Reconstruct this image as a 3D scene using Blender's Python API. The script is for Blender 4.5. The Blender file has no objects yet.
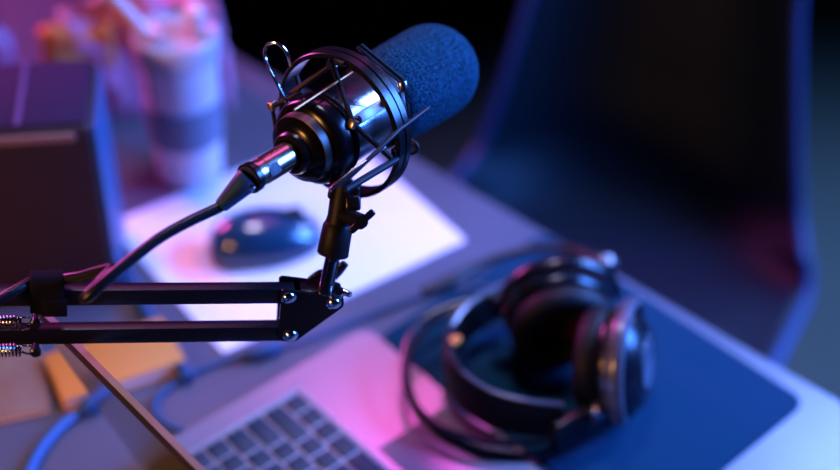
import bpy, bmesh, math, random
from mathutils import Vector, Matrix
random.seed(7)
S = bpy.context.scene
COL = S.collection
PI = math.pi
R = math.radians

# ------------------------------------------------------------------ camera frame
PITCH = R(39.8); F = 1600.0
DZ = 0.74                        # desk top above the floor
CAM = Vector((0, 0, DZ + 0.93))
FW = Vector((0, math.cos(PITCH), -math.sin(PITCH)))
UP = Vector((0, math.sin(PITCH), math.cos(PITCH)))
RT = Vector((1, 0, 0))

def ray(px, py):
    return RT * ((px - 420) / F) + UP * (-(py - 235) / F) + FW
def PD(px, py, d):               # point at a given depth
    return CAM + ray(px, py) * d
def P(px, py, z=0.0):            # point on a level plane, z above the desk top
    r = ray(px, py); t = (DZ + z - CAM.z) / r.z
    return CAM + r * t
def proj(v):
    r = v - CAM; d = r.dot(FW)
    return (420 + F * r.dot(RT) / d, 235 - F * r.dot(UP) / d, d)

# ------------------------------------------------------------------ materials
def mat(name, col, rough=0.5, metal=0.0, spec=0.5, coat=0.0, sheen=0.0, bump=None, mix=None, trans=0.0, ior=1.45, coat_rough=0.1):
    m = bpy.data.materials.new(name); m.use_nodes = True
    nt = m.node_tree; b = nt.nodes['Principled BSDF']
    b.inputs['Base Color'].default_value = (*col, 1)
    b.inputs['Roughness'].default_value = rough
    b.inputs['Metallic'].default_value = metal
    b.inputs['Specular IOR Level'].default_value = spec
    b.inputs['Coat Weight'].default_value = coat
    b.inputs['Coat Roughness'].default_value = coat_rough
    b.inputs['Sheen Weight'].default_value = sheen
    b.inputs['Transmission Weight'].default_value = trans
    b.inputs['IOR'].default_value = ior
    tc = nt.nodes.new('ShaderNodeTexCoord')
    if bump:                                     # (scale, strength, distance)
        n = nt.nodes.new('ShaderNodeTexNoise'); n.inputs['Scale'].default_value = bump[0]; n.inputs['Detail'].default_value = 3
        bp = nt.nodes.new('ShaderNodeBump'); bp.inputs['Strength'].default_value = bump[1]; bp.inputs['Distance'].default_value = bump[2]
        nt.links.new(tc.outputs['Object'], n.inputs['Vector']); nt.links.new(n.outputs['Fac'], bp.inputs['Height'])
        nt.links.new(bp.outputs['Normal'], b.inputs['Normal'])
    if mix:                                      # (colour2, scale, low, high)
        n = nt.nodes.new('ShaderNodeTexNoise'); n.inputs['Scale'].default_value = mix[1]; n.inputs['Detail'].default_value = 4
        cr = nt.nodes.new('ShaderNodeValToRGB')
        cr.color_ramp.elements[0].position = mix[2]; cr.color_ramp.elements[0].color = (*col, 1)
        cr.color_ramp.elements[1].position = mix[3]; cr.color_ramp.elements[1].color = (*mix[0], 1)
        nt.links.new(tc.outputs['Object'], n.inputs['Vector']); nt.links.new(n.outputs['Fac'], cr.inputs['Fac'])
        nt.links.new(cr.outputs['Color'], b.inputs['Base Color'])
    return m

M = {}
M['desk'] = mat('desk_laminate', (.085, .088, .112), .33, mix=((.07, .073, .095), 9, .4, .65), bump=(120, .08, .001))
M['desk_leg'] = mat('desk_leg_metal', (.06, .06, .07), .4, 1)
M['floor'] = mat('floor_vinyl', (.045, .06, .06), .7, mix=((.036, .05, .05), 3, .4, .7))
M['wall'] = mat('wall_paint', (.10, .10, .12), .8, bump=(60, .05, .002))
M['black'] = mat('black_satin_plastic', (.007, .007, .009), .28)
M['blackm'] = mat('black_coated_metal', (.006, .006, .008), .26, 0, spec=.5)
M['arm'] = mat('black_powder_coat', (.006, .005, .008), .34, spec=.45, bump=(900, .1, .0002))
M['rod'] = mat('black_cord_sheath', (.005, .005, .007), .5, spec=.3)
M['band'] = mat('black_band_bronze_lit', (.10, .085, .075), .36, .8)  # black cap plastic; its bronze reflection is put into the colour
M['orangelit'] = mat('orange_lit_wire', (.42, .17, .06), .35, .9)  # orange reflection on a dark rod, painted as its colour
M['cap'] = mat('cap_black', (.004, .004, .006), .2, spec=.35)
M['gunm'] = mat('gunmetal', (.20, .19, .20), .22, 1)
M['silver'] = mat('brushed_silver', (.42, .42, .48), .24, 1)
M['champ'] = mat('champagne_metal', (.55, .46, .36), .25, 1)
M['plate'] = mat('satin_plate', (.46, .38, .46), .45, .35)
M['chrome'] = mat('chrome', (.75, .76, .78), .12, 1)
M['brass'] = mat('warm_steel', (.7, .55, .4), .3, 1)
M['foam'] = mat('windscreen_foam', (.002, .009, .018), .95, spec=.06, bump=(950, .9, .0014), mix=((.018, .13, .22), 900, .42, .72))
M['rubber'] = mat('black_rubber', (.012, .012, .014), .42)
M['cord'] = mat('cable_rubber', (.006, .006, .010), .34)
M['strap'] = mat('woven_strap', (.004, .004, .010), .85, spec=.15, bump=(1500, .8, .0006))
M['alu'] = mat('anodised_aluminium', (.40, .38, .39), .24, .6, bump=(2500, .03, .0001))
M['lid'] = mat('lid_aluminium', (.30, .26, .25), .16, .9)
M['lidedge'] = mat('lid_edge_aluminium', (.34, .33, .34), .4, .25)
M['screen'] = mat('screen_glass', (.01, .01, .012), .08)
M['key'] = mat('key_plastic', (.010, .026, .042), .55)
M['keywell'] = mat('key_well', (.42, .34, .34), .45, .1)
M['trackpad'] = mat('trackpad_glass', (.38, .36, .38), .27, .6)
M['mat'] = mat('mouse_mat_cloth', (.001, .030, .060), .9, spec=.15, bump=(1200, .3, .0004))
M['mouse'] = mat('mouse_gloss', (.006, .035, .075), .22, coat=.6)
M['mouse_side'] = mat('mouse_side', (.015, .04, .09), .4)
M['hs'] = mat('headset_plastic', (.005, .006, .010), .25, spec=.4)
M['hspad'] = mat('headset_leatherette', (.004, .004, .006), .55, spec=.25, bump=(300, .2, .0005))
M['hsred'] = mat('headset_inner_cloth', (.12, .008, .014), .9)
M['hsmet'] = mat('headset_shiny_grey', (.10, .11, .14), .28, .3, coat=.4)
M['amber'] = mat('amber_plastic', (.7, .2, .03), .4)
M['book'] = mat('orange_cover', (.56, .21, .035), .55, bump=(40, .1, .001))
M['pages'] = mat('page_block', (.72, .52, .48), .8)
M['kraft'] = mat('brown_kraft_cover', (.24, .13, .07), .7, mix=((.20, .09, .05), 30, .4, .7))
M['bluelit'] = mat('blue_lit_cable', (.012, .11, .34), .38)  # blue light falling on the cord is painted into its colour
M['navy'] = mat('navy_cable', (.012, .055, .14), .45)
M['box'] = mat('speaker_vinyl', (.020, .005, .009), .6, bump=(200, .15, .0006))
M['boxsidelit'] = mat('speaker_side_blue_lit', (.02, .07, .17), .5)  # blue light on the right face is put into this colour
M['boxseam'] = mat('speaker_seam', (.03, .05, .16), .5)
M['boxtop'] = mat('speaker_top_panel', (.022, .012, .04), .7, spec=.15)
M['boxglint'] = mat('speaker_edge_highlight', (.20, .10, .085), .5)  # tan highlight of the top front edge, painted as a strip
M['cup'] = mat('tumbler_white', (.64, .52, .58), .4)
M['sleeve'] = mat('tumbler_sleeve', (.16, .17, .24), .7)
M['cuplid'] = mat('tumbler_lid', (.45, .40, .44), .3)
M['bag'] = mat('pink_paper', (.66, .24, .38), .8, bump=(25, .8, .01))
M['bago'] = mat('orange_paper', (.80, .26, .07), .8)
M['chair'] = mat('chair_shell_plastic', (.006, .018, .026), .55, spec=.3)
M['chairrimlit'] = mat('chair_rim_blue_lit', (.018, .065, .18), .5)  # blue rim light on the shell's lip, put into the colour
M['glass'] = mat('bottle_glass', (.45, .50, .95), .12, trans=.25)

# printed sheet: white with faint grey rows and one peach / grey picture
def sheet_mat():
    m = mat('printed_white_sheet', (.74, .73, .78), .6); nt = m.node_tree; b = nt.nodes['Principled BSDF']
    N = nt.nodes.new; L = nt.links.new
    tc = N('ShaderNodeTexCoord'); sp = N('ShaderNodeSeparateXYZ'); L(tc.outputs['Object'], sp.inputs[0])
    def math_(op, a, bb=None, c=None):
        n = N('ShaderNodeMath'); n.operation = op
        for i, v in enumerate((a, bb, c)):
            if v is None: continue
            if isinstance(v, (int, float)): n.inputs[i].default_value = v
            else: L(v, n.inputs[i])
        return n.outputs[0]
    rows = math_('GREATER_THAN', math_('SINE', math_('MULTIPLY', sp.outputs[1], 2 * PI / .0048)), .35)
    ns = N('ShaderNodeTexNoise'); ns.inputs['Scale'].default_value = 420; L(tc.outputs['Object'], ns.inputs['Vector'])
    ink = math_('MULTIPLY', rows, math_('GREATER_THAN', ns.outputs['Fac'], .47))
    mx = N('ShaderNodeMix'); mx.data_type = 'RGBA'; mx.inputs['A'].default_value = (.74, .73, .78, 1); mx.inputs['B'].default_value = (.60, .60, .68, 1)
    L(ink, mx.inputs['Factor'])
    def blob(cx, cy, rx, ry, col, prev):
        dx = math_('DIVIDE', math_('SUBTRACT', sp.outputs[0], cx), rx); dy = math_('DIVIDE', math_('SUBTRACT', sp.outputs[1], cy), ry)
        d = math_('ADD', math_('MULTIPLY', dx, dx), math_('MULTIPLY', dy, dy))
        k = math_('LESS_THAN', d, 1)
        q = N('ShaderNodeMix'); q.data_type = 'RGBA'; L(k, q.inputs['Factor']); L(prev, q.inputs['A']); q.inputs['B'].default_value = (*col, 1)
        return q.outputs['Result']
    o = mx.outputs['Result']
    o = blob(-.089, .012, .022, .032, (.66, .47, .44), o)
    o = blob(-.070, .002, .020, .026, (.42, .42, .48), o)
    L(o, b.inputs['Base Color'])
    return m
M['sheet'] = sheet_mat()

# ------------------------------------------------------------------ object helpers
def link(name, me, m, parent=None, angle=35):
    mats = m if isinstance(m, (list, tuple)) else [m]
    for x in mats: me.materials.append(x)
    for p in me.polygons: p.use_smooth = True
    me.set_sharp_from_angle(angle=R(angle))
    o = bpy.data.objects.new(name, me); COL.objects.link(o)
    if parent is not None:
        o.parent = parent
    return o
def obj(name, bm, m, parent=None, angle=35):
    bmesh.ops.recalc_face_normals(bm, faces=bm.faces[:])
    if parent is not None and parent.type in ('EMPTY', 'MESH'):
        inv = WM(parent).inverted(); bm.transform(inv)
    me = bpy.data.meshes.new(name); bm.to_mesh(me); bm.free()
    return link(name, me, m, parent, angle)
def WM(o):
    mtx = Matrix.LocRotScale(o.location, o.rotation_euler, o.scale)
    return (WM(o.parent) @ mtx) if o.parent else mtx
def tag(o, label=None, cat=None, group=None, kind=None):
    if label: o['label'] = label
    if cat: o['category'] = cat
    if group: o['group'] = group
    if kind: o['kind'] = kind
    return o
def thing(name, label, cat, loc, rz=0, group=None):
    o = bpy.data.objects.new(name, None); COL.objects.link(o)
    o.empty_display_size = .02
    o.location = loc; o.rotation_euler = (0, 0, rz)
    return tag(o, label, cat, group)
def origin_to(o, p):             # move a top-level mesh's origin
    p = Vector(p); o.data.transform(Matrix.Translation(-p)); o.location = p; return o

def frame(ax, hint=Vector((0, 0, 1))):
    ax = ax.normalized()
    if abs(ax.dot(hint)) > .98: hint = Vector((1, 0, 0))
    u = (hint - ax * hint.dot(ax)).normalized(); v = ax.cross(u)
    return u, v
def box(bm, c, ex, ey, ez, sx, sy, sz, bev=0.0, seg=2):
    """box centred at c with unit axes ex,ey,ez and full sizes"""
    mtx = Matrix((ex * sx, ey * sy, ez * sz)).transposed().to_4x4(); mtx.translation = c
    g = bmesh.ops.create_cube(bm, size=1, matrix=mtx)
    if bev:
        es = list({e for v in g['verts'] for e in v.link_edges})
        bmesh.ops.bevel(bm, geom=es, offset=bev, segments=seg, affect='EDGES', profile=.5)
    return bm
def lathe(bm, o, ax, prof, n=40, hint=Vector((0, 0, 1)), closed=False):
    """prof = [(t along ax, radius)]; closed joins the last to the first (a ring)"""
    ax = ax.normalized(); u, v = frame(ax, hint); rings = []
    for t, r in prof:
        c = o + ax * t
        if r < 1e-6: rings.append([bm.verts.new(c)])
        else: rings.append([bm.verts.new(c + (u * math.cos(2 * PI * i / n) + v * math.sin(2 * PI * i / n)) * r) for i in range(n)])
    seq = list(range(len(rings))); pairs = list(zip(seq[:-1], seq[1:]))
    if closed: pairs.append((seq[-1], 0))
    for a, b in pairs:
        A, B = rings[a], rings[b]
        for i in range(n):
            j = (i + 1) % n
            if len(A) == 1 and len(B) == 1: break
            if len(A) == 1: bm.faces.new((A[0], B[j], B[i]))
            elif len(B) == 1: bm.faces.new((A[i], A[j], B[0]))
            else: bm.faces.new((A[i], A[j], B[j], B[i]))
    return bm
def catmull(pts, sub=8):
    if len(pts) < 3: return list(pts)
    p = [pts[0] * 2 - pts[1]] + list(pts) + [pts[-1] * 2 - pts[-2]]; out = []
    for i in range(1, len(p) - 2):
        a, b, c, d = p[i - 1], p[i], p[i + 1], p[i + 2]
        for k in range(sub):
            t = k / sub
            out.append(.5 * ((2 * b) + (c - a) * t + (2 * a - 5 * b + 4 * c - d) * t * t + (-a + 3 * b - 3 * c + d) * t ** 3))
    out.append(pts[-1]); return out
def tube(bm, pts, r, n=12, smooth=True, sub=8, flat=None, cap=True):
    """round (or, with flat=(k, up), flattened) tube along points; r number or list"""
    q = catmull(pts, sub) if smooth else list(pts)
    m = len(q); rr = r if isinstance(r, (list, tuple)) else None
    T = [(q[min(i + 1, m - 1)] - q[max(i - 1, 0)]).normalized() for i in range(m)]
    u, v = frame(T[0], flat[1] if flat else Vector((0, 0, 1))); rings = []
    for i in range(m):
        if flat:
            u = (flat[1] - T[i] * flat[1].dot(T[i])).normalized()
        else:
            u = (u - T[i] * u.dot(T[i]))
            u = u.normalized() if u.length > 1e-6 else frame(T[i])[0]
        v = T[i].cross(u)
        if rr:
            f = i / (m - 1) * (len(rr) - 1); k = min(int(f), len(rr) - 2); rad = rr[k] * (1 - f + k) + rr[k + 1] * (f - k)
        else: rad = r
        ku = flat[0] if flat else 1
        rings.append([bm.verts.new(q[i] + u * math.cos(2 * PI * j / n) * rad * ku + v * math.sin(2 * PI * j / n) * rad) for j in range(n)])
    for A, B in zip(rings[:-1], rings[1:]):
        for i in range(n):
            j = (i + 1) % n; bm.faces.new((A[i], A[j], B[j], B[i]))
    if cap:
        bm.faces.new(rings[0][::-1]); bm.faces.new(rings[-1])
    return bm
def prism(bm, pts, thick, bev=0.0, seg=2):
    """polygon pts (coplanar) extruded by vector thick"""
    a = [bm.verts.new(p) for p in pts]; b = [bm.verts.new(p + thick) for p in pts]
    fs = [bm.faces.new(a), bm.faces.new(b[::-1])]
    n = len(pts)
    for i in range(n):
        j = (i + 1) % n; fs.append(bm.faces.new((a[j], a[i], b[i], b[j])))
    if bev:
        es = list({e for f in fs[:2] for e in f.edges})
        bmesh.ops.bevel(bm, geom=es, offset=bev, segments=seg, affect='EDGES')
    return bm
def rounded(pts, rad, seg=8):
    """round the corners of a polygon"""
    out = []; n = len(pts)
    for i in range(n):
        p, a, b = pts[i], pts[i - 1], pts[(i + 1) % n]
        r = rad[i] if isinstance(rad, (list, tuple)) else rad
        if r <= 0: out.append(p); continue
        da, db = (a - p).normalized(), (b - p).normalized()
        ang = da.angle(db); d = r / math.tan(ang / 2)
        s, e = p + da * d, p + db * d; c = p + (da + db).normalized() * (r / math.sin(ang / 2))
        for k in range(seg + 1):
            t = k / seg; w = (s - c).lerp(e - c, t).normalized() * r
            out.append(c + w)
    return out
def NB(): return bmesh.new()
V = Vector
Z = V((0, 0, 1))
def ang(a): return V((math.cos(R(a)), math.sin(R(a)), 0))

# ================================================================== SETTING
def struct(name, bm, m):
    o = obj(name, bm, m); o['kind'] = 'structure'; return o
X0, X1, Y0, Y1, HC = -2.6, 2.6, -1.6, 3.6, 2.6
cx, cy = (X0 + X1) / 2, (Y0 + Y1) / 2
EX, EY = V((1, 0, 0)), V((0, 1, 0))
struct('floor', box(NB(), V((cx, cy, -.05)), EX, EY, Z, X1 - X0, Y1 - Y0, .1), M['floor'])
struct('wall_back', box(NB(), V((cx, Y1 + .05, HC / 2)), EX, EY, Z, X1 - X0, .1, HC), M['wall'])
struct('wall_left', box(NB(), V((X0 - .05, cy, HC / 2)), EX, EY, Z, .1, Y1 - Y0, HC), M['wall'])
struct('wall_right', box(NB(), V((X1 + .05, cy, HC / 2)), EX, EY, Z, .1, Y1 - Y0, HC), M['wall'])
struct('ceiling', box(NB(), V((cx, cy, HC + .05)), EX, EY, Z, X1 - X0, Y1 - Y0, .1), M['wall'])

# ================================================================== DESK
eh = ang(-43.4); ed = ang(46.6)          # along the desk, and across towards the sitter
E0 = P(420, 160)                          # a point of the desk's edge
dA = E0 - eh * 1.02; dB = E0 + eh * .78
DW = .98
dc = (dA + dB) / 2 - ed * DW / 2
desk = thing('desk', 'grey laminate desk carrying the laptop, mats and recording gear', 'desk', V((dc.x, dc.y, 0)), R(-43.4))
obj('desktop', box(NB(), V((dc.x, dc.y, DZ - .0125)), eh, ed, Z, 1.80, DW, .025, .003), M['desk'], desk)
for sx in (-1, 1):
    for sy in (-1, 1):
        c = V((dc.x, dc.y, (DZ - .025) / 2)) + eh * sx * .82 + ed * sy * (DW / 2 - .14)
        obj('leg', box(NB(), c, eh, ed, Z, .05, .05, DZ - .025, .004), M['desk_leg'], desk)

# ================================================================== CHAIR
def make_chair():
    fdir = ang(250)                        # the way a sitter faces
    side = V((fdir.y, -fdir.x, 0))
    base = V((.268, 1.52, 0))
    t = thing('shell_chair', 'dark moulded shell chair pulled up behind the far desk edge', 'chair', base)
    # profile of the shell in (forward, height), u in 0..1 from the front lip to the top of the back
    prof = [(.40, .425), (.385, .452), (.34, .462), (.24, .448), (.12, .440), (.03, .452), (-.03, .50), (-.055, .57), (-.075, .66), (-.095, .76), (-.115, .86), (-.125, .905), (-.14, .92)]
    pr = catmull([V((a, 0, b)) for a, b in prof], 4)
    bm = NB(); n = 24; rows = []; m = len(pr)
    for i, q in enumerate(pr):
        u = i / (m - 1)
        w = .220 - .075 * min(1, max(0, (u - .38) / .36)) - .075 * max(0, (.34 - u) / .34) ** 1.4
        if u < .12: w *= math.sqrt(max(.0, 1 - ((.12 - u) / .12) ** 2 * .35))
        if u > .82: w *= math.sqrt(max(.02, 1 - ((u - .82) / .19) ** 2 * .75))
        row = []
        for j in range(n + 1):
            s = -1 + 2 * j / n
            curl = abs(s) ** 3
            if u < .42: dz, df = .035 * curl, 0
            else: dz, df = .01 * curl, .085 * curl
            if .3 < u < .55:
                k = 1 - abs(u - .42) / .12
                dz = max(dz, .05 * curl * max(0, k)); df = max(df, .07 * curl * max(0, k))
            row.append(bm.verts.new(base + fdir * (q.x + df) + side * (s * w) + Z * (q.z + dz)))
        rows.append(row)
    for a, b in zip(rows[:-1], rows[1:]):
        for j in range(n): bm.faces.new((a[j], a[j + 1], b[j + 1], b[j]))
    rim = [r[0].co.copy() for r in rows] + [v.co.copy() for v in rows[-1][1:-1]] + [r[-1].co.copy() for r in rows[::-1]] + [v.co.copy() for v in rows[0][::-1][1:-1]]
    o = obj('shell', bm, M['chair'], t, 60)
    md = o.modifiers.new('thick', 'SOLIDIFY'); md.thickness = .007; md.offset = 0
    obj('rim', tube(NB(), rim + [rim[0]], .0058, 8, smooth=False), M['chairrimlit'], t)
    for sx in (-1, 1):
        for sy in (.30, .0):
            top = base + fdir * (sy + .03) + side * sx * .13 + Z * .425
            bot = base + fdir * (sy + (.10 if sy > .1 else -.09)) + side * sx * .20
            obj('leg', tube(NB(), [bot, top], [.009, .013], 12, smooth=False), M['desk_leg'], t)
    bm = NB()
    for sx in (-1, 1): tube(bm, [base + fdir * .03 + side * sx * .13 + Z * .42, base + fdir * .33 + side * sx * .13 + Z * .42], .008, smooth=False)
    for sy in (.03, .33): tube(bm, [base + fdir * sy - side * .13 + Z * .42, base + fdir * sy + side * .13 + Z * .42], .008, smooth=False)
    obj('under_frame', bm, M['desk_leg'], t)
make_chair()

# ================================================================== PRINTED SHEET, MOUSE, MAT
pd, ph = ang(35.5), ang(-54.5)
pc = P(466, 241) - pd * .126 - ph * .104
sheet = obj('printed_sheet', prism(NB(), rounded([V((-.126, -.104, 0)), V((.126, -.104, 0)), V((.126, .104, 0)), V((-.126, .104, 0))], .004), V((0, 0, .0012))), M['sheet'])
# local x runs along pd, local y along -ph
sheet.location = pc; sheet.rotation_euler = (0, 0, R(35.5))
tag(sheet, 'white printed sheet lying under the black computer mouse', 'paper')

def make_mouse():
    c = P(266, 247); md = ang(17); ms = ang(107)
    t = thing('computer_mouse', 'glossy black computer mouse resting on the white sheet', 'mouse', c + Z * .0012, R(17))
    bm = NB(); nu, nv = 28, 24; rows = []
    top = []
    for i in range(nu + 1):
        u = i / nu; th = PI * u
        x = -math.cos(th) * .052
        w = .031 * (math.sin(th) ** .62 if 0 < u < 1 else 0) * (1 - .06 * math.cos(2 * th))
        h = (.036 * (math.sin(th) ** .75 if 0 < u < 1 else 0)) * (1.0 + .22 * -math.cos(th) * -1) * .95
        row = []
        for j in range(nv + 1):
            a = PI * j / nv
            row.append(bm.verts.new(c + md * x + ms * (math.cos(a) * w) + Z * (.0028 + math.sin(a) ** .8 * h)))
        rows.append(row)
    for a, b in zip(rows[:-1], rows[1:]):
        for j in range(nv): bm.faces.new((a[j], a[j + 1], b[j + 1], b[j]))
        bm.faces.new((a[-1], a[0], b[0], b[-1]))
    bmesh.ops.remove_doubles(bm, verts=bm.verts[:], dist=1e-5)
    obj('shell', bm, M['mouse'], t, 60)
    bm = NB()
    prism(bm, [c + md * (math.cos(a) * .051) + ms * (math.sin(a) * .0315) + Z * .0014 for a in [2 * PI * i / 36 for i in range(36)]], Z * .005, .001)
    obj('base', bm, M['mouse_side'], t)
    wc = c + md * .028 + Z * .030
    obj('scroll_wheel', lathe(NB(), wc - ms * .0035, ms, [(0, 0), (0, .008), (.001, .009), (.006, .009), (.007, .008), (.007, 0)], 24), M['rubber'], t)
make_mouse()

md_, mh_ = ang(43), ang(-47)
mB = P(806, 403)
mpts = [mB, mB - mh_ * .291, mB - mh_ * .291 - md_ * .203, mB - md_ * .203]
mm = NB(); prism(mm, rounded(mpts, .012), Z * .0022, .0006)
mo = obj('mouse_mat', mm, M['mat']); origin_to(mo, (mpts[0] + mpts[2]) / 2)
tag(mo, 'navy cloth mouse mat with rounded corners under the headset', 'mouse mat')

# ================================================================== LAPTOP
def make_laptop():
    d, h = ang(40.5), ang(-49.5)
    zt = .0145
    FL = P(366, 327, zt)                       # front left corner of the deck
    W, D = .325, .228
    HL = FL - d * D                            # hinge left corner
    ctr = FL + h * W / 2 - d * D / 2
    t = thing('laptop', 'silver laptop opened wide, the back of its lid towards the camera', 'laptop', V((ctr.x, ctr.y, DZ)), R(-49.5))
    bm = NB()
    pts = [FL, FL + h * W, FL + h * W - d * D, HL]
    pts = [V((p.x, p.y, DZ + .0025)) for p in pts]
    prism(bm, rounded(pts, .010), Z * (zt - .0025), .0012)
    base = obj('base', bm, M['alu'], t)
    for a in (.03, W - .03):
        for b in (.03, D - .03):
            obj('rubber_foot', lathe(NB(), V((FL.x, FL.y, DZ)) + h * a - d * b, Z, [(0, 0), (0, .006), (.003, .006), (.003, 0)], 16), M['rubber'], t)
    ZT = DZ + zt
    def at(a, b, z=0): return V((FL.x, FL.y, ZT + z)) + h * a - d * b
    # keyboard well: a along the hinge, b from the front
    kx, ky0, kd, kw = .017, .092, .112, .272
    # find the well's front left corner on the photograph
    k0 = P(298, 392, zt); rel = k0 - V((FL.x, FL.y, ZT)); kx, ky0 = rel.dot(h), -rel.dot(d)
    kw = W - 2 * kx
    well = obj('keyboard', box(NB(), at(kx + kw / 2, ky0 + kd / 2, .0002), h, d, Z, kw, kd, .0008, .0002), M['keywell'], t)
    bm = NB(); rw = .0032
    for (a0, b0, a1, b1) in ((kx - rw, ky0 - rw, kx + kw + rw, ky0), (kx - rw, ky0 + kd, kx + kw + rw, ky0 + kd + rw)):
        box(bm, at((a0 + a1) / 2, (b0 + b1) / 2, .0006), h, d, Z, a1 - a0, b1 - b0, .0014, .0003)
    for a0 in (kx - rw, kx + kw): box(bm, at(a0 + rw / 2, ky0 + kd / 2, .0006), h, d, Z, rw * .7, kd, .0014, .0003)
    obj('keyboard_edge_highlight', bm, M['lidedge'], t)  # raised strips added in place of the highlight on the well's edge
    rows = [[1.0] * 3 + [1.2, 5.0, 1.2] + [1.0] * 4, [2.3] + [1] * 10 + [2.3], [1.8] + [1] * 11 + [1.8], [1.5] + [1] * 12 + [1.1], [1] * 13 + [1.6], [1.05] * 14]
    ph_ = kd / len(rows)
    for ri, row in enumerate(rows):
        tot = sum(row); x = kx + .0012; sc = (kw - .0024) / tot
        for wk in row:
            ww = wk * sc
            if x < kx + kw:
                c = at(x + ww / 2, ky0 + ph_ * (ri + .5), .0012)
                kb = NB(); box(kb, c, h, d, Z, ww - .0030, ph_ - .0030, .0016, .0005)
                obj('key', kb, M['key'], well)
            x += ww
    bm = NB()
    box(bm, at(W / 2 + .01, .043, .0002), h, d, Z, .120, .072, .0006, .0002)
    obj('trackpad', bm, M['trackpad'], t)
    # lid: solve lean and length so its top left corner falls where the photo has it
    best = None
    HC_ = V((HL.x, HL.y, ZT))
    for th in range(0, 500):
        for L in range(130, 250, 2):
            a = R(th / 10); q = HC_ + (Z * math.cos(a) - d * math.sin(a)) * (L / 1000)
            x, y, _ = proj(q); e = (x - 31) ** 2 + (y - 312) ** 2
            if best is None or e < best[0]: best = (e, a, L / 1000)
    _, a, L = best
    print('LID', math.degrees(a), L, best[0])
    up = Z * math.cos(a) - d * math.sin(a); nb = Z * math.sin(a) + d * math.cos(a)   # nb points to the user
    th = .005; o0 = HC_ + Z * .001
    lp = [o0, o0 + h * W, o0 + h * W + up * L, o0 + up * L]
    bm = NB(); prism(bm, rounded(lp, [.001, .001, .006, .006]), nb * (th * .7), .0004)
    lid = obj('lid', bm, M['lid'], t)
    ed_ = NB(); e0 = o0 + nb * th * .7
    prism(ed_, rounded([e0 + up * (L - .0045) + h * .0, e0 + up * (L - .0045) + h * W, e0 + h * W + up * (L + .0012), e0 + up * (L + .0012)], .0005), nb * .0042, .0006)
    obj('lid_edge', ed_, M['lidedge'], lid)
    s0 = o0 + nb * (th * .7 + .0003)
    obj('screen', prism(NB(), [s0 + h * .004 + up * .008, s0 + h * (W - .004) + up * .008, s0 + h * (W - .004) + up * (L - .006), s0 + h * .004 + up * (L - .006)], nb * .0008), M['screen'], lid)
    obj('hinge', tube(NB(), [o0 + h * .03 + Z * -.003, o0 + h * (W - .03) + Z * -.003], .0045, 14, smooth=False), M['rubber'], t)
    return FL, d, h, HC_
FL, LD, LH, LHC = make_laptop()

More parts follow.
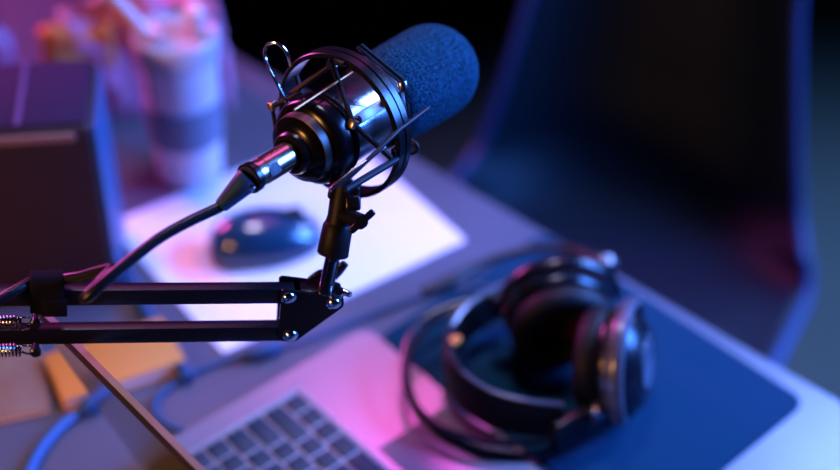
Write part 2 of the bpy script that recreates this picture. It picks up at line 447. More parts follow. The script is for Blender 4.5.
# ================================================================== HEADSET
def make_headset():
    t = thing('headset', 'black over-ear headset with boom microphone lying on the navy mat', 'headset', P(560, 385, .0022))
    K_ = 1.07
    def cup(c, n, open_side, rad, depth, name):
        """c centre, n outward axis (away from the ear)"""
        u, v = frame(n); rad *= 1.05
        bm = NB()
        lathe(bm, c, n, [(0, rad * .96), (.004, rad), (.014, rad), (.020, rad * .93), (depth - .006, rad * .80), (depth - .001, rad * .66), (depth, rad * .60), (depth - .002, rad * .5), (depth - .002, 0)], 48)
        shell = obj(name, bm, M['hs'], t)
        bm = NB(); prof = []
        for k in range(16):
            a = 2 * PI * k / 16; prof.append((-.010 + math.cos(a) * .011, rad * .78 + math.sin(a) * rad * .20))
        lathe(bm, c, n, prof, 48, closed=True)
        obj('ear_pad', bm, M['hspad'], shell)
        bm = NB(); lathe(bm, c, n, [(-.001, 0), (-.001, rad * .70), (.0005, rad * .70)], 40)
        obj('inner_cloth', bm, M['hsred'], shell)
        bm = NB()                                # ribs round the rim
        for k in range(56):
            a = 2 * PI * k / 56; rdir = u * math.cos(a) + v * math.sin(a)
            box(bm, c + rdir * (rad + .0004) + n * .009, n, rdir, n.cross(rdir), .008, .002, .0022, .0004, 1)
        obj('ribbed_band', bm, M['hsmet'], shell)
        lathe_b = lathe(NB(), c + n * (depth - .002), n, [(0, rad * .44), (.003, rad * .42), (.0035, rad * .36), (.002, rad * .3), (.002, 0)], 36)
        obj('cap_disc', lathe_b, M['hsmet'], shell)
        return shell
    n1 = (ang(98) + Z * .10).normalized()
    c1 = P(560, 317, .048)
    cup(c1, n1, -1, .042, .026, 'ear_cup')
    n2 = (ang(-18) + Z * .18).normalized()
    c2 = P(610, 362, .048)
    cup(c2, n2, 1, .043, .030, 'ear_cup')
    # yokes: forks from the band ends to the cups
    def yoke(c, n, rad, dep, a0, a1, up_dir):
        u, v = frame(n); pts = []
        for k in range(13):
            a = R(a0 + (a1 - a0) * k / 12); pts.append(c + n * dep + (u * math.cos(a) + v * math.sin(a)) * rad)
        return pts
    obj('yoke', tube(NB(), yoke(c2, n2, .049, .016, -70, 110, None), .004, 10, flat=(1.6, n2)), M['hsmet'], t)
    obj('yoke', tube(NB(), yoke(c1, n1, .050, .014, -95, 85, None), .004, 10, flat=(1.6, n1)), M['hs'], t)
    for (px, py, z, r) in ((646, 340, .060, .0095), (640, 399, .026, .0080), (600, 409, .040, .0090)):
        q = P(px, py, z)
        obj('pivot_cap', lathe(NB(), q - n2 * .004, n2, [(0, 0), (0, r * .9), (.004, r), (.008, r * .8), (.0095, 0)], 24), M['silver'], t)
    # inner cushion headband standing on its edge
    band = [P(x, y, z) for x, y, z in ((548, 292, .03), (505, 300, .031), (468, 322, .034), (449, 352, .037), (456, 382, .038), (486, 406, .038), (525, 418, .037), (562, 422, .033))]
    bm = NB(); tube(bm, band, .019, 16, flat=(1.0, Z))
    # squash into a strap: scale about the path is done by a lathe-free ribbon instead
    bm.free(); bm = NB()
    q = catmull(band, 8); m = len(q); rows = []
    for i, p in enumerate(q):
        T = (q[min(i + 1, m - 1)] - q[max(i - 1, 0)]); T.z = 0; T.normalize(); s = V((T.y, -T.x, 0))
        w, hh = .0045, .021 * (.75 + .25 * math.sin(PI * i / (m - 1)))
        ring = []
        for k in range(16):
            a = 2 * PI * k / 16; ca, sa = math.cos(a), math.sin(a)
            ring.append(bm.verts.new(p + s * (math.copysign(abs(ca) ** .7, ca) * w) + Z * (math.copysign(abs(sa) ** .55, sa) * hh)))
        rows.append(ring)
    for a, b in zip(rows[:-1], rows[1:]):
        for k in range(16): bm.faces.new((a[k], a[(k + 1) % 16], b[(k + 1) % 16], b[k]))
    bm.faces.new(rows[0][::-1]); bm.faces.new(rows[-1])
    hb = obj('headband', bm, M['hspad'], t)
    rimp = [p + Z * .0185 for p in q]
    obj('headband_piping', tube(NB(), rimp, .0022, 8, smooth=False), M['hsmet'], hb)
    obj('amber_marker', box(NB(), P(455, 341, .056), ang(50), ang(140), Z, .010, .007, .005, .001), M['amber'], hb)
    # outer frame: twin spring tubes
    a1 = [P(x, y, z) for x, y, z in ((520, 292, .05), (470, 300, .05), (425, 318, .045), (405, 350, .04), (408, 392, .035), (436, 425, .03), (485, 441, .03), (530, 442, .03), (565, 436, .032))]
    a2 = [P(x, y, z) for x, y, z in ((520, 300, .03), (462, 310, .022), (422, 332, .020), (407, 372, .019), (424, 418, .0185), (470, 446, .0185), (520, 456, .0185), (560, 447, .022))]
    obj('frame_tube', tube(NB(), a1, .0026, 10), M['hs'], t)
    obj('frame_tube', tube(NB(), a2, .0026, 10), M['hs'], t)
    # slider block joining band and near cup
    b = NB(); sdir = (P(612, 405, .03) - P(560, 432, .03)).normalized(); sv = V((-sdir.y, sdir.x, 0))
    box(b, P(578, 427, .026), sdir, sv, Z, .050, .013, .034, .004, 3)
    obj('slider_block', b, M['hs'], t)
    obj('yoke_arm', tube(NB(), [P(590, 420, .034), P(606, 407, .036), P(622, 402, .032)], .0055, 12), M['hsmet'], t)
    b = NB(); box(b, P(527, 297, .030), ang(20), ang(110), Z, .03, .011, .032, .003, 3); obj('slider_block', b, M['hs'], t)
    # boom microphone
    bp = [P(x, y, z) for x, y, z in ((424, 293, .030), (452, 280, .032), (486, 262, .034), (528, 250, .038), (570, 250, .044), (602, 264, .050))]
    boom = obj('microphone_boom', tube(NB(), bp, [.0060, .0062, .004, .0035, .0045, .006], 12), M['rubber'], t)
    obj('boom_hub', lathe(NB(), P(604, 268, .046), n1, [(-.004, 0), (-.004, .011), (.004, .012), (.008, .009), (.009, 0)], 24), M['hsmet'], t)
    # lead running over the desk to the laptop side
    lead = [P(x, y, .004) for x, y in ((548, 300), (500, 288), (455, 288), (420, 297), (385, 309), (345, 324), (305, 340), (280, 347))]
    obj('lead', tube(NB(), lead, .0022, 8), M['navy'], t)
    plug = [P(x, y, .007) for x, y in ((282, 346), (262, 351), (245, 355))]
    obj('inline_plug', tube(NB(), plug, [.004, .0065, .0065, .004], 14), M['navy'], t)
    lead2 = [P(x, y, .004) for x, y in ((246, 355), (222, 361), (196, 371), (172, 385), (156, 400), (156, 416), (172, 428), (190, 433))]
    obj('lead', tube(NB(), lead2, .0024, 8), M['navy'], t)
make_headset()

# ================================================================== BOOKS AND CABLES, LOWER LEFT
def slab_book(name, label, cat, A, B, depth, th, cover, pages, sgn=1):
    A = V((A.x, A.y, DZ)); B = V((B.x, B.y, DZ)); e = (B - A).normalized(); n = V((-e.y, e.x, 0)) * sgn; w = (B - A).length
    c = (A + B) / 2 + n * depth / 2
    t = thing(name, label, cat, c, math.atan2(e.y, e.x))
    obj('page_block', box(NB(), c + Z * th / 2, e, n, Z, w - .003, depth - .003, th - .0024), pages, t)
    obj('front_cover', box(NB(), c + Z * (th - .0007), e, n, Z, w, depth, .0014, .0005), cover, t)
    obj('back_cover', box(NB(), c + Z * .0007, e, n, Z, w, depth, .0014, .0005), cover, t)
    return t
slab_book('notebook', 'orange covered notebook with pink page edges beside the laptop lid', 'notebook', P(66, 412), P(187, 371), .058, .013, M['book'], M['pages'])
slab_book('kraft_notebook', 'brown notebook at the left, below the boom arm springs', 'notebook', P(-70, 440), P(52, 414), .11, .008, M['kraft'], M['pages'])

t = thing('blue_lit_cable', 'cable with blue light painted in, curving up from the bottom left to a plug', 'cable', P(60, 425))
cp = [P(x, y, .005) for x, y in ((14, 520), (28, 474), (44, 444), (66, 421), (84, 409))]
obj('cord', tube(NB(), cp, .0042, 12, flat=(.55, Z)), M['bluelit'], t)
obj('plug', tube(NB(), [P(80, 411, .007), P(92, 404, .008), P(104, 398, .008)], [.005, .0075, .0075, .006], 14), M['navy'], t)
obj('plug_boot', tube(NB(), [P(104, 398, .008), P(114, 394, .006)], [.005, .003], 12, smooth=False), M['navy'], t)

nc = obj('navy_cable', tube(NB(), [P(x, y, .006) for x, y in ((122, 262), (134, 288), (146, 312), (160, 338), (174, 358), (184, 372), (188, 380))], .0058, 12), M['navy'])
origin_to(nc, P(160, 338)); tag(nc, 'thick navy cable running from the dark speaker towards the laptop', 'cable')

# ================================================================== DARK SPEAKER BOX
def make_speaker():
    b1 = P(122, 300)                       # foot of the front right edge
    # height from the top of that edge in the photo
    zz = 0
    for k in range(1, 400):
        if proj(b1 + Z * k * .001)[1] <= 126: zz = k * .001; break
    hgt = zz; print('BOXH', hgt)
    ex = ang(6); ey = ang(99)
    w, dep = .26, .10
    t = thing('speaker', 'dark box speaker with a painted tan edge highlight at the left edge', 'speaker', b1 - ex * w / 2 + ey * dep / 2, R(6))
    c = b1 - ex * w / 2 + ey * dep / 2
    ey = V((-ex.y, ex.x, 0)); ey = ang(96)
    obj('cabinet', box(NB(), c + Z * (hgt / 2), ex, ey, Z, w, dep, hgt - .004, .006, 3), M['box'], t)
    obj('blue_lit_side', box(NB(), c + ex * (w / 2 + .0012) + Z * (hgt / 2), ex, ey, Z, .0028, dep * .94, hgt * .95, .001), M['boxsidelit'], t)  # thin slab carrying the painted blue light of this side
    obj('edge_highlight', box(NB(), c - ey * (dep / 2 - .001) + Z * (hgt - .010) - ex * .004, ex, ey, Z, w * .93, .006, .008, .002), M['boxglint'], t)  # strip added as the edge's highlight
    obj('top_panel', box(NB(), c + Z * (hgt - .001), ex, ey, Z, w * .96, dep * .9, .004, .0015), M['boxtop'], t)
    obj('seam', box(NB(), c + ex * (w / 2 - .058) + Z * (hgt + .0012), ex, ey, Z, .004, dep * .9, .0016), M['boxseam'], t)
    bm = NB(); lathe(bm, c - ey * (dep / 2 + .0005) - ex * .02 + Z * hgt * .45, -ey, [(-.004, .055), (.003, .055), (.004, .051), (0, .046), (-.003, .02), (0, .016), (.002, 0)], 40)
    obj('driver', bm, M['rubber'], t)
    for a in (-1, 1):
        for b in (-1, 1): obj('rubber_foot', lathe(NB(), c + ex * a * (w / 2 - .02) + ey * b * (dep / 2 - .02), Z, [(0, 0), (0, .008), (.004, .008), (.004, 0)], 14), M['rubber'], t)
make_speaker()

# ================================================================== TUMBLER
def make_tumbler():
    c = P(191, 172)
    c = V((c.x, c.y, DZ))
    t = thing('travel_tumbler', 'white travel tumbler with grey grip sleeve and sip lid', 'tumbler', c)
    hh = .158
    lathe_b = lathe(NB(), c, Z, [(0, 0), (0, .027), (.003, .0305), (.05, .0325), (.10, .0345), (hh - .02, .0360), (hh - .018, .0360), (hh - .018, 0)], 48)
    obj('cup_body', lathe_b, M['cup'], t)
    obj('grip_sleeve', lathe(NB(), c, Z, [(.046, .0323), (.047, .0345), (.088, .0362), (.089, .034)], 48), M['sleeve'], t)
    lid = obj('lid', lathe(NB(), c, Z, [(hh - .024, .0360), (hh - .023, .0385), (hh - .006, .0390), (hh - .002, .0380), (hh, .0360), (hh - .003, .034), (hh - .005, .031), (hh - .005, 0)], 48), M['cuplid'], t)
    b = NB(); s = ang(20); f = ang(110)
    box(b, c + s * .020 + Z * (hh + .008), s, f, Z, .016, .024, .026, .005, 3)
    obj('sip_spout', b, M['cup'], lid)
    obj('lid_hinge', tube(NB(), [c - s * .016 - f * .012 + Z * (hh + .001), c - s * .016 + f * .012 + Z * (hh + .001)], .005, 12, smooth=False), M['cuplid'], lid)
    st = obj('metal_straw', tube(NB(), [c - s * .020 + Z * (hh - .004), c - s * .062 + f * .02 + Z * (hh + .060)], .0055, 14, smooth=False), M['chrome'])
    st.data.materials.clear(); st.data.materials.append(M['cup'])
    origin_to(st, c - s * .020 + Z * (hh - .004)); tag(st, 'pale thick drinking straw leaning out of the tumbler lid', 'straw')
make_tumbler()

# ================================================================== PINK PAPER BAG
def make_bag():
    """crumpled paper bag behind the tumbler"""
    c = V((*P(150, 98).xy, DZ)); ex = ang(4); ey = ang(94)
    t = thing('paper_bag', 'crumpled pink paper bag with an orange patch behind the tumbler', 'bag', c)
    bm = NB(); rnd = random.Random(3)
    nx, nz = 18, 14; W, Hh, Dp = .165, .125, .055
    loops = []
    for k in range(nz + 1):
        v = k / nz; z = Hh * v; ring = []; per = []
        for i in range(nx): per.append((-.5 + i / nx, -.5))
        for i in range(6): per.append((.5, -.5 + i / 6))
        for i in range(nx): per.append((.5 - i / nx, .5))
        for i in range(6): per.append((-.5, .5 - i / 6))
        pinch = 1 - .72 * v ** 1.4
        for (a, b) in per:
            w = 1 - .10 * v
            jx, jy, jz = (rnd.uniform(-1, 1) * .0035 * (.3 + v) for _ in range(3))
            fold = .010 * math.sin(a * 14 + v * 5) * v
            topv = .018 * math.sin(a * 9 + 1.2) * v ** 3 - (.030 * max(0, -a) * v ** 2)
            ring.append(bm.verts.new(c + ex * (a * W * w + jx) + ey * (b * Dp * pinch + jy + fold) + Z * (z + topv + (jz if 0 < k else 0))))
        loops.append(ring)
    for A, B in zip(loops[:-1], loops[1:]):
        n = len(A)
        for i in range(n): bm.faces.new((A[i], A[(i + 1) % n], B[(i + 1) % n], B[i]))
    bm.faces.new(loops[0][::-1]); bm.faces.new(loops[-1])
    obj('bag_body', bm, M['bag'], t, 12)
    bm = NB()
    pf = c - ey * .024; ry = ray(80, 66); q0 = CAM + ry * ((pf - CAM).dot(ey) / ry.dot(ey))
    grid = []
    for i in range(9):
        row = []
        for k in range(6):
            row.append(bm.verts.new(q0 + ex * (i / 8 - .5) * .07 + Z * (k / 5 * (.040 + .006 * math.sin(i * .9))) - ey * (.003 * math.sin(i * .8) + .003 * math.cos(k * 1.6)) + ey * .008 * k / 5))
        grid.append(row)
    for a, b in zip(grid[:-1], grid[1:]):
        for k in range(5): bm.faces.new((a[k], b[k], b[k + 1], a[k + 1]))
    o = obj('orange_flap', bm, M['bago'], t, 30)
    md = o.modifiers.new('t', 'SOLIDIFY'); md.thickness = .0012
make_bag()
bt = P(5, 68)
t = thing('glass_bottle', 'small bluish glass bottle at the far left edge', 'bottle', V((bt.x - .004, bt.y, DZ)))
bl = t.location.copy()
obj('glass_body', lathe(NB(), bl, Z, [(0, 0), (0, .014), (.004, .016), (.035, .016), (.045, .008), (.055, .007), (.055, 0)], 32), M['glass'], t)
obj('stopper', lathe(NB(), bl, Z, [(.055, 0), (.055, .009), (.065, .009), (.066, 0)], 24), M['silver'], t)

# ================================================================== BOOM ARM
ax = (RT - FW * -.0 + V((0, 0, 0)))
ax = (RT + FW * .22).normalized()              # along the arm, towards the microphone
ay = Z.cross(ax); ay.z = 0; ay.normalize()     # away from the camera, level
az = ax.cross(ay).normalized()                 # up across the bars
if az.z < 0: az = -az
piv1 = PD(288.5, 297, 1.030)                   # pivots, on the front plate
piv3 = piv1 - az * .0330 + ax * .0042
def make_arm():
    t = thing('boom_arm', 'black twin-bar boom arm reaching in from the left', 'microphone arm', piv3 - ax * .35)
    bw, bh = .0080, .0124
    for name, p, back in (('upper_bar', piv1, .006), ('lower_bar', piv3, .006)):
        c0 = p + ay * (.0025 + bw / 2) - az * .0019
        a, b = c0 - ax * .42, c0 + ax * .004
        obj('bar', box(NB(), (a + b) / 2, ax, ay, az, (b - a).length, bw, bh, .0007, 2), M['arm'], t)
    # end bracket: two triangular cheeks and the web between them
    def plate(off, th):
        q = [piv1 - ax * .0052 + az * .0062, piv1 + ax * .036 - az * .0005, piv1 + ax * .0370 - az * .0085, piv3 + ax * .0035 - az * .0062, piv3 - ax * .0078 - az * .0052]
        return prism(NB(), [p + ay * off for p in rounded(q, [.002, .003, .004, .004, .003], 5)], ay * th, .0003)
    obj('bracket_plate', plate(-.0002, .0018), M['blackm'], t)
    obj('bracket_plate', plate(.0128, .0018), M['blackm'], t)
    bm = NB(); box(bm, piv1 + ax * .018 + ay * .0075 + az * .0025, ax, ay, (az).normalized(), .020, .0125, .0018, .0004)
    obj('bracket_web', bm, M['blackm'], t)
    for p in (piv1, piv3, piv1 + ax * .0300 - az * .0052):
        bm = NB(); lathe(bm, p - ay * .0003, -ay, [(0, 0), (0, .0050), (.0006, .0050), (.0008, .0042), (.0022, .0036), (.0031, .0022), (.0034, 0)], 28)
        obj('bolt', bm, M['chrome'], t)
    # chrome spigot rising from the bracket
    b0, b1 = PD(325.5, 292, 1.036), PD(334.5, 248, 1.045)
    d = (b1 - b0)
    obj('spigot', lathe(NB(), b0, d, [(-.003, 0), (-.003, .0046), (0, .0048), (d.length, .0048), (d.length, 0)], 32), M['chrome'], t)
    kn = PD(339, 293, 1.034)
    bm = NB(); lathe(bm, kn, (ax * .8 - ay * .6), [(-.003, 0), (-.003, .004), (.001, .0042), (.003, .003), (.004, 0)], 6)
    lathe(bm, kn + ax * .003 + az * .001, (ax * .8 - ay * .6), [(0, .0022), (.005, .002), (.006, 0)], 16)
    obj('lock_nut', bm, M['chrome'], t)
    # tightening wing behind the spigot
    w0 = PD(330, 276, 1.060)
    bm = NB(); tube(bm, [w0 - ax * .013 - az * .004, w0 - ax * .006 + az * .001, w0, w0 + ax * .004 + az * .004, w0 + ax * .009 + az * .011], [.0032, .0045, .005, .0045, .003], 12, flat=(.6, ay))
    obj('wing_knob', bm, M['black'], t)
    # tension springs
    def spring(cx0, cy0, dep, name):
        end = PD(cx0, cy0, dep); rad, wire, pitch = .0038, .00062, .0021
        bm = NB(); L = .060; n = int(L / pitch); pts = []
        for i in range(n * 14 + 1):
            a = 2 * PI * i / 14; pts.append(end - ax * (pitch * i / 14) + ay * math.cos(a) * rad + az * math.sin(a) * rad)
        tube(bm, pts, wire, 6, smooth=False)
        hook = [end + ay * rad, end + ax * .002 + az * .0035, end + ax * .0055 + az * .0032, end + ax * .0078, end + ax * .0055 - az * .0032, end + ax * .002 - az * .0028, end - az * rad * .4]
        tube(bm, hook, wire * 1.1, 6)
        s = obj('spring', bm, M['gunm'], t)
        pc_ = end + ax * .0082
        obj('spring_post', lathe(NB(), pc_ + ay * .004, -ay, [(0, 0), (0, .0024), (.004, .0024), (.0045, .0034), (.007, .0036), (.008, .0028), (.008, 0)], 20), M['blackm'], t)
    spring(22, 321.5, 1.014, 'upper')
    spring(22, 350, .990, 'lower')
make_arm()

# cable strap round the upper bar
def make_strap():
    c = PD(47, 299, .988); 
    # centre of the upper bar at this place
    s = (c - piv1).dot(ax); c = piv1 + ax * s + ay * (.0025 + .0042) - az * .0019
    bm = NB(); w = .0210; h1, h2, dd = .0165, .0120, .0088
    sec = rounded([V((-dd, -h2, 0)), V((dd, -h2, 0)), V((dd * .72, h1, 0)), V((-dd * .72, h1, 0))], .005, 6)
    rings = []
    for (s, k) in ((-w / 2, .93), (-w / 2 + .001, 1), (-w / 4, 1.02), (0, 1.0), (w / 4, 1.03), (w / 2 - .001, 1), (w / 2, .93)):
        rings.append([bm.verts.new(c + ax * s + ay * p.x * k + az * p.y * k) for p in sec])
    inner = [[bm.verts.new(c + ax * s + ay * p.x * .84 + az * p.y * .86) for p in sec] for s in (w / 2, -w / 2)]
    allr = rings + inner
    n = len(sec)
    for A, B in zip(allr, allr[1:] + allr[:1]):
        for i in range(n): bm.faces.new((A[i], A[(i + 1) % n], B[(i + 1) % n], B[i]))
    t = thing('cable_strap', 'black fabric strap tying the microphone cable to the upper bar', 'strap', c)
    obj('band', bm, M['strap'], t)
    e = NB(); box(e, c + ax * .0045 - ay * (dd + .0004) - az * .0035, ax, ay, az, .0155, .0014, .0140, .0006)
    obj('overlap_flap', e, M['strap'], t)
    e = NB(); box(e, c + ax * .002 - az * (h2 + .0006), ax, ay, az, .013, .010, .0014, .0006)
    obj('strap_end', e, M['strap'], t)
make_strap()

# ================================================================== MICROPHONE
O = PD(343.8, 123.2, 1.05)
A = (RT * .60 + UP * .417 + FW * .68).normalized()
e1 = (UP - A * UP.dot(A)).normalized(); e2 = A.cross(e1)
def MC(px, py, rad, near=True):
    """point where the sight line of a pixel meets the cylinder of radius rad about the microphone's axis"""
    r = ray(px, py); w = CAM - O
    rp = r - A * r.dot(A); wp = w - A * w.dot(A)
    a, b, c = rp.dot(rp), 2 * rp.dot(wp), wp.dot(wp) - rad * rad
    D = b * b - 4 * a * c
    s = (-b - (math.sqrt(D) if D > 0 else 0) * (1 if near else -1)) / (2 * a)
    return CAM + r * s
def MT(px, py, t):               # pixel on the plane across the axis at t
    r = ray(px, py); s = (A * t - (CAM - O)).dot(A) / r.dot(A)
    s = (O + A * t - CAM).dot(A) / r.dot(A)
    return CAM + r * s

def make_mic():
    t = thing('microphone', 'black and silver studio microphone with a foam windscreen', 'microphone', O - A * .03)
    obj('barrel', lathe(NB(), O, A, [(-.024, 0), (-.024, .0262), (.050, .0262), (.052, .025), (.052, 0)], 64), M['silver'], t)
    cap = obj('rear_cap', lathe(NB(), O, A, [(-.053, 0), (-.053, .0110), (-.0522, .0125), (-.0500, .0130), (-.0495, .0165), (-.0480, .0185), (-.0468, .0205), (-.0455, .0220),
         (-.0385, .0228), (-.0375, .0262), (-.0355, .0284), (-.0320, .0296), (-.0250, .0296), (-.0245, .0284), (-.0238, .0284), (-.0233, .0296), (-.0200, .0296), (-.0185, .0285), (-.0185, 0)], 72), M['cap'], t)
    obj('cap_band', lathe(NB(), O, A, [(-.0452, .0219), (-.0450, .0226), (-.0388, .0234), (-.0386, .0226)], 64), M['band'], cap)
    obj('socket_ring', lathe(NB(), O, A, [(-.0490, .0145), (-.0530, .0142), (-.0545, .0130), (-.0545, .0105), (-.050, .0105)], 48), M['blackm'], cap)
    # foam windscreen
    bm = NB(); prof = [(.034, 0), (.034, .0275), (.036, .0300), (.044, .0318), (.060, .0332), (.080, .0336)]
    t0, r0 = .0945, .0338
    for k in range(0, 17):
        a = PI / 2 * k / 16; prof.append((t0 + r0 * math.sin(a) * 1.02, r0 * math.cos(a)))
    prof[-1] = (prof[-1][0], 0)
    lathe(bm, O, A, prof, 72)
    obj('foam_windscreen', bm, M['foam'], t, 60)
make_mic()

# cable with its plug
def make_cable():
    tip = O - A * .0530
    t = thing('microphone_cable', 'black microphone cable plugged into the rear of the microphone', 'cable', tip)
    plug = obj('plug_shell', lathe(NB(), O, A, [(-.052, 0), (-.052, .0088), (-.0522, .0094), (-.0535, .0094), (-.048, .0090), (-.062, .0090), (-.0805, .0090), (-.081, .0086), (-.086, .0086), (-.0865, .0092), (-.0915, .0092), (-.093, .0085), (-.093, 0)], 48), M['champ'], t)
    obj('dark_ring', lathe(NB(), O, A, [(-.0885, .0090), (-.0882, .0099), (-.0925, .0100), (-.0935, .0090)], 40), M['blackm'], plug)
    q = MC(252.5, 187.5, .0094)
    nr = (q - O); nr = (nr - A * nr.dot(A)).normalized()
    obj('grub_screw', lathe(NB(), q - nr * .0006, nr, [(0, 0), (0, .0022), (.0012, .0022), (.0014, .0014), (.0008, .0012), (.0008, 0)], 20), M['chrome'], plug)
    q = MC(276, 168, .0091); nr = (q - O); nr = (nr - A * nr.dot(A)).normalized(); sd = A.cross(nr)
    bm = NB()
    for k in range(7): box(bm, O - A * (.0735 + k * .0013) + nr * .0091, A, sd, nr, .0006, .008, .0006)
    obj('grip_ribs', bm, M['gunm'], plug)
    s0 = O - A * .093; p1 = PD(220, 207, .985)
    dirb = (p1 - s0)
    obj('strain_relief', lathe(NB(), s0, dirb, [(0, 0), (0, .0078), (.002, .0082), (.006, .0074), (dirb.length - .001, .0047), (dirb.length, .0036), (dirb.length, 0)], 36), M['navy'], t)
    pts = [p1 - dirb * .15, p1, PD(190, 221, .975), PD(158, 239, .965), PD(128, 262, .955), PD(104, 282, .948), PD(90, 295, .947), PD(84.5, 299, .951), PD(90, 293, .957), PD(104, 278, .962),
           PD(112, 269, .970), PD(98, 271.5, .980), PD(80, 276.5, .990), PD(62, 279, .999), PD(48, 279.5, 1.000), PD(34, 281, .998), PD(20, 288, .990), PD(0, 300, .982), PD(-30, 324, .975)]
    obj('cord', tube(NB(), pts, .0035, 16, sub=8), M['cord'], t)
make_cable()

# ================================================================== SHOCK MOUNT
def make_mount():
    Rr = .0512
    t = thing('shock_mount', 'black ring shock mount with taut cords cradling the microphone', 'shock mount', PD(332, 256, 1.045))
    ring = obj('outer_ring', lathe(NB(), O, A, [(-.0068, Rr - .0034), (-.0068, Rr - .0006), (-.0060, Rr), (-.0014, Rr), (-.0008, Rr - .0007), (.0008, Rr - .0007), (.0014, Rr), (.0060, Rr), (.0068, Rr - .0006), (.0068, Rr - .0034)], 96, closed=True), M['blackm'], t)
    def rod(name, pts, r, m, parent=t, sm=False, n=10): return obj(name, tube(NB(), pts, r, n, smooth=sm), m, parent)
    K = M['rod']
    # struts and cords (rear side)
    k1 = MT(333, 63, -.001)
    obj('cord_knob', lathe(NB(), k1 - A * .004, A, [(0, 0), (0, .0026), (.002, .0036), (.006, .0036), (.008, .0026), (.008, 0)], 20), M['gunm'], t)
    rod('cord_strut', [k1, MT(291, 94, -.016)], .0019, K)
    e2_ = MC(353, 124, .0315)
    rod('cord_strut', [k1 - A * .001, e2_], .0019, K)
    rod('wire', [MC(294, 110, .033), MC(352, 72, .036)], .0009, M['orangelit'])
    # clamp plate on the barrel with a screw at each end
    pa, pb = MC(352.5, 123, .0285), MC(383, 103.5, .0285)
    dl = (pb - pa); n = ((pa + pb) / 2 - O); n = (n - A * n.dot(A)); n = (n - dl.normalized() * n.dot(dl.normalized())).normalized(); dn = dl.normalized(); sd = dn.cross(n)
    cl = obj('clamp_plate', box(NB(), (pa + pb) / 2, dn, sd, n, dl.length + .004, .0070, .0022, .0006), M['plate'], t)
    for q in (pa - dn * .0005, pb + dn * .0008): obj('clamp_end', box(NB(), q + n * .0004, dn, sd, n, .0042, .0073, .0024, .0005), M['brass'], cl)
    for q in (pa + dl * .12, pb - dl * .03):
        obj('clamp_screw', lathe(NB(), q + n * .0008, n, [(0, 0), (0, .0024), (.002, .0026), (.0028, .0016), (.0028, 0)], 18), M['blackm'], cl)
    obj('clamp_block', box(NB(), e2_, (A + UP * -.4).normalized(), frame((A + UP * -.4).normalized())[0], frame((A + UP * -.4).normalized())[1], .006, .0055, .0055, .0008), M['brass'], t)
    # cords from the clamp to the ring, near side
    rod('cord_strut', [e2_, MC(391, 158, .049)], .0019, K)
    rod('cord_strut', [MC(340, 186, .044), MC(372, 156, .050), MC(400, 129, .051), MC(428, 108, .047)], .0016, K)
    rod('cord_strut', [MC(345, 190, .046), MC(397, 159, .050)], .0024, K)
    rod('cord_strut', [MC(330, 190, .043), MC(352, 171, .0475), MC(385, 147, .050)], .0013, M['gunm'])
    # front side bracket
    f0, f1, f2 = MT(357, 47, .010), MT(404, 86, .022), MT(413, 146, .018)
    rod('front_wire', [f0, f1], .0010, M['gunm'])
    rod('front_wire', [f0 + A * .004, f1 + A * .004], .0014, K)
    dd = (f2 - f1).normalized()
    obj('front_ferrule', lathe(NB(), MT(402, 81, .022), dd, [(0, 0), (0, .0030), (.0008, .0034), (.0062, .0034), (.007, .0030), (.007, 0)], 20), M['silver'], t)
    rod('front_wire', [f1, f2], .0010, M['gunm'])
    rod('front_wire', [MT(399, 92, .016), MT(406, 153, .010)], .0014, K)
    rod('wire_hook', [MT(411, 140, .016), MT(417, 146, .016), MT(415, 152, .014), MT(406, 154, .010)], .0014, K, sm=True)
    # brackets and loop, rear left
    rod('wire_loop', [MT(291, 66, -.014), MT(287, 53, -.016), MT(277, 43, -.018), MT(267, 45, -.020), MT(265, 56, -.022), MT(270, 70, -.024), MT(278, 85, -.024), MT(286, 101, -.022), MT(294, 112, -.018)], .0011, M['chrome'], sm=True)
    b0 = MT(272, 106, -.026)
    obj('rear_clip', box(NB(), b0, A, e1, e2, .005, .006, .0045, .0008), M['brass'], t)
    rod('rear_wire', [b0, MT(290, 99, -.020), MT(301, 92, -.014)], .0017, K)
    rod('rear_wire', [b0, MT(277, 135, -.030), MT(280, 158, -.034)], .0014, K)
    rod('rear_wire', [MT(283, 97, -.020), MT(297, 118, -.024)], .0012, M['gunm'])
    rod('rear_wire', [MT(296, 76, -.006), MT(303, 100, -.012)], .0020, K)
    for a in (25, 115, 205, 295):                     # cleats on the ring
        rdir = e1 * math.cos(R(a)) + e2 * math.sin(R(a)); td = A.cross(rdir)
        obj('ring_cleat', box(NB(), O + rdir * (Rr - .0035), A, rdir, td, .018, .004, .008, .001), K, t)
    # rear ring that grips the barrel
    obj('inner_ring', lathe(NB(), O, A, [(.0275, .0268), (.0275, .0300), (.0330, .0300), (.0330, .0268)], 64, closed=True), K, t)
    # stem with its socket, hanging from the ring
    s_top = PD(345, 188, 1.032); s_mid = PD(338, 226, 1.038); s_bot = PD(332.5, 255, 1.043)
    d = (s_bot - s_top).normalized(); L = (s_bot - s_top).length; Lm = (s_mid - s_top).length
    obj('stem', lathe(NB(), s_top, d, [(-.002, 0), (-.002, .0085), (.004, .0088), (Lm - .006, .0080), (Lm - .002, .0086), (Lm, .0086)], 40), M['rod'], t)
    obj('stem_socket', lathe(NB(), s_top, d, [(Lm - .002, 0), (Lm - .002, .0088), (Lm, .0098), (L - .001, .0104), (L, .0098), (L, 0)], 40), M['rod'], t)
    u, v = frame(d, FW)
    obj('pivot_block', box(NB(), s_top + d * .002, d, u, v, .012, .014, .020, .002, 3), M['black'], t)
    obj('pivot_joint', box(NB(), PD(353, 203, 1.030), RT, UP, FW, .010, .010, .012, .002, 3), M['black'], t)
    # wing screw
    w0, w1, hub = PD(350, 232, 1.020), PD(374, 211, 1.020), PD(362, 222, 1.020)
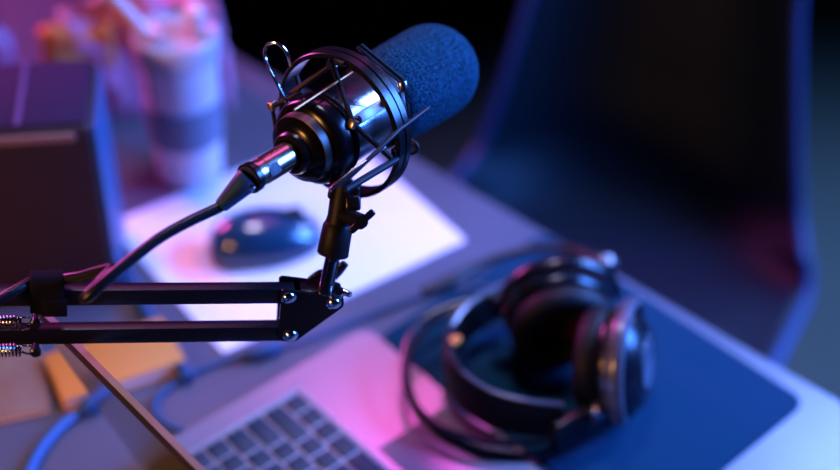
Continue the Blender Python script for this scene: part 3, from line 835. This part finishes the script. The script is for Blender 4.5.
    wd = (w1 - w0); wn = wd.normalized(); pn = FW.cross(wn).normalized()
    bm = NB(); box(bm, (w0 + w1) / 2 , wn, pn, FW, wd.length, .0046, .0090, .0015, 3)
    lathe(bm, hub - FW * .005, FW, [(0, 0), (0, .004), (.01, .004), (.01, 0)], 20)
    wing = obj('wing_screw', bm, M['black'], t)
    obj('wing_shaft', tube(NB(), [hub, PD(343, 214, 1.032)], .0052, 16, smooth=False), M['black'], t)
make_mount()

# ================================================================== LIGHT
def area(name, loc, target, size, power, col, sy=None, spread=None):
    l = bpy.data.lights.new(name, 'AREA'); l.energy = power; l.color = col; l.size = size
    if sy: l.shape = 'RECTANGLE'; l.size_y = sy
    if spread: l.spread = R(spread)
    o = bpy.data.objects.new(name, l); COL.objects.link(o); o.location = loc
    o.rotation_euler = (V(target) - V(loc)).to_track_quat('-Z', 'Y').to_euler()
    return o
DC = V((0, 1.0, DZ))
area('blue_panel_light', (1.20, 1.10, 1.42), (.22, .92, .76), .4, 27, (.06, .225, 1.0), .7, 85)
area('added_blue_back_fill', (1.05, 1.75, 1.55), (.20, .92, .78), .35, 6, (.20, .34, 1.0), .5, 60)  # added unseen light for the headset highlights and the chair rim
area('added_floor_fill', (1.5, 2.6, 1.5), (.62, 1.75, .2), .4, 9, (.16, .42, 1.0), .6, 50)  # added unseen fill that brightens the floor at the right
area('magenta_panel_light', (-1.2, 2.2, 1.40), (-.62, 1.45, .74), .5, 14, (1.0, .12, .68), .6, 90)
area('magenta_strip_light', (.18, 2.30, 2.56), (.05, .85, .80), .9, 1.0, (1.0, .10, .72), .4, 50)
area('orange_lamp_light', (-.80, .30, 1.30), (-.30, .86, .74), .16, 2.6, (1.0, .42, .13), .16, 90)
area('added_lavender_fill', (-.02, 1.45, 2.5), (-.03, 1.03, .74), .3, 1.15, (.76, .66, 1.0), .3, 35)  # added overhead fill, aimed to brighten the white sheet

w = bpy.data.worlds.new('room_dark'); S.world = w; w.use_nodes = True
w.node_tree.nodes['Background'].inputs[0].default_value = (.02, .03, .08, 1)
w.node_tree.nodes['Background'].inputs[1].default_value = .25

cam = bpy.data.cameras.new('camera'); co = bpy.data.objects.new('camera', cam); COL.objects.link(co)
co.location = CAM; co.rotation_euler = (PI / 2 - PITCH, 0, 0)
cam.sensor_width = 36; cam.lens = F / 840 * 36; cam.clip_start = .05
cam.dof.use_dof = True; cam.dof.focus_distance = 1.02; cam.dof.aperture_fstop = 2.0
S.camera = co
S.view_settings.view_transform = 'Standard'; S.view_settings.look = 'None'
S.view_settings.exposure = -0.35; S.view_settings.gamma = 1; S.view_settings.use_curve_mapping = False
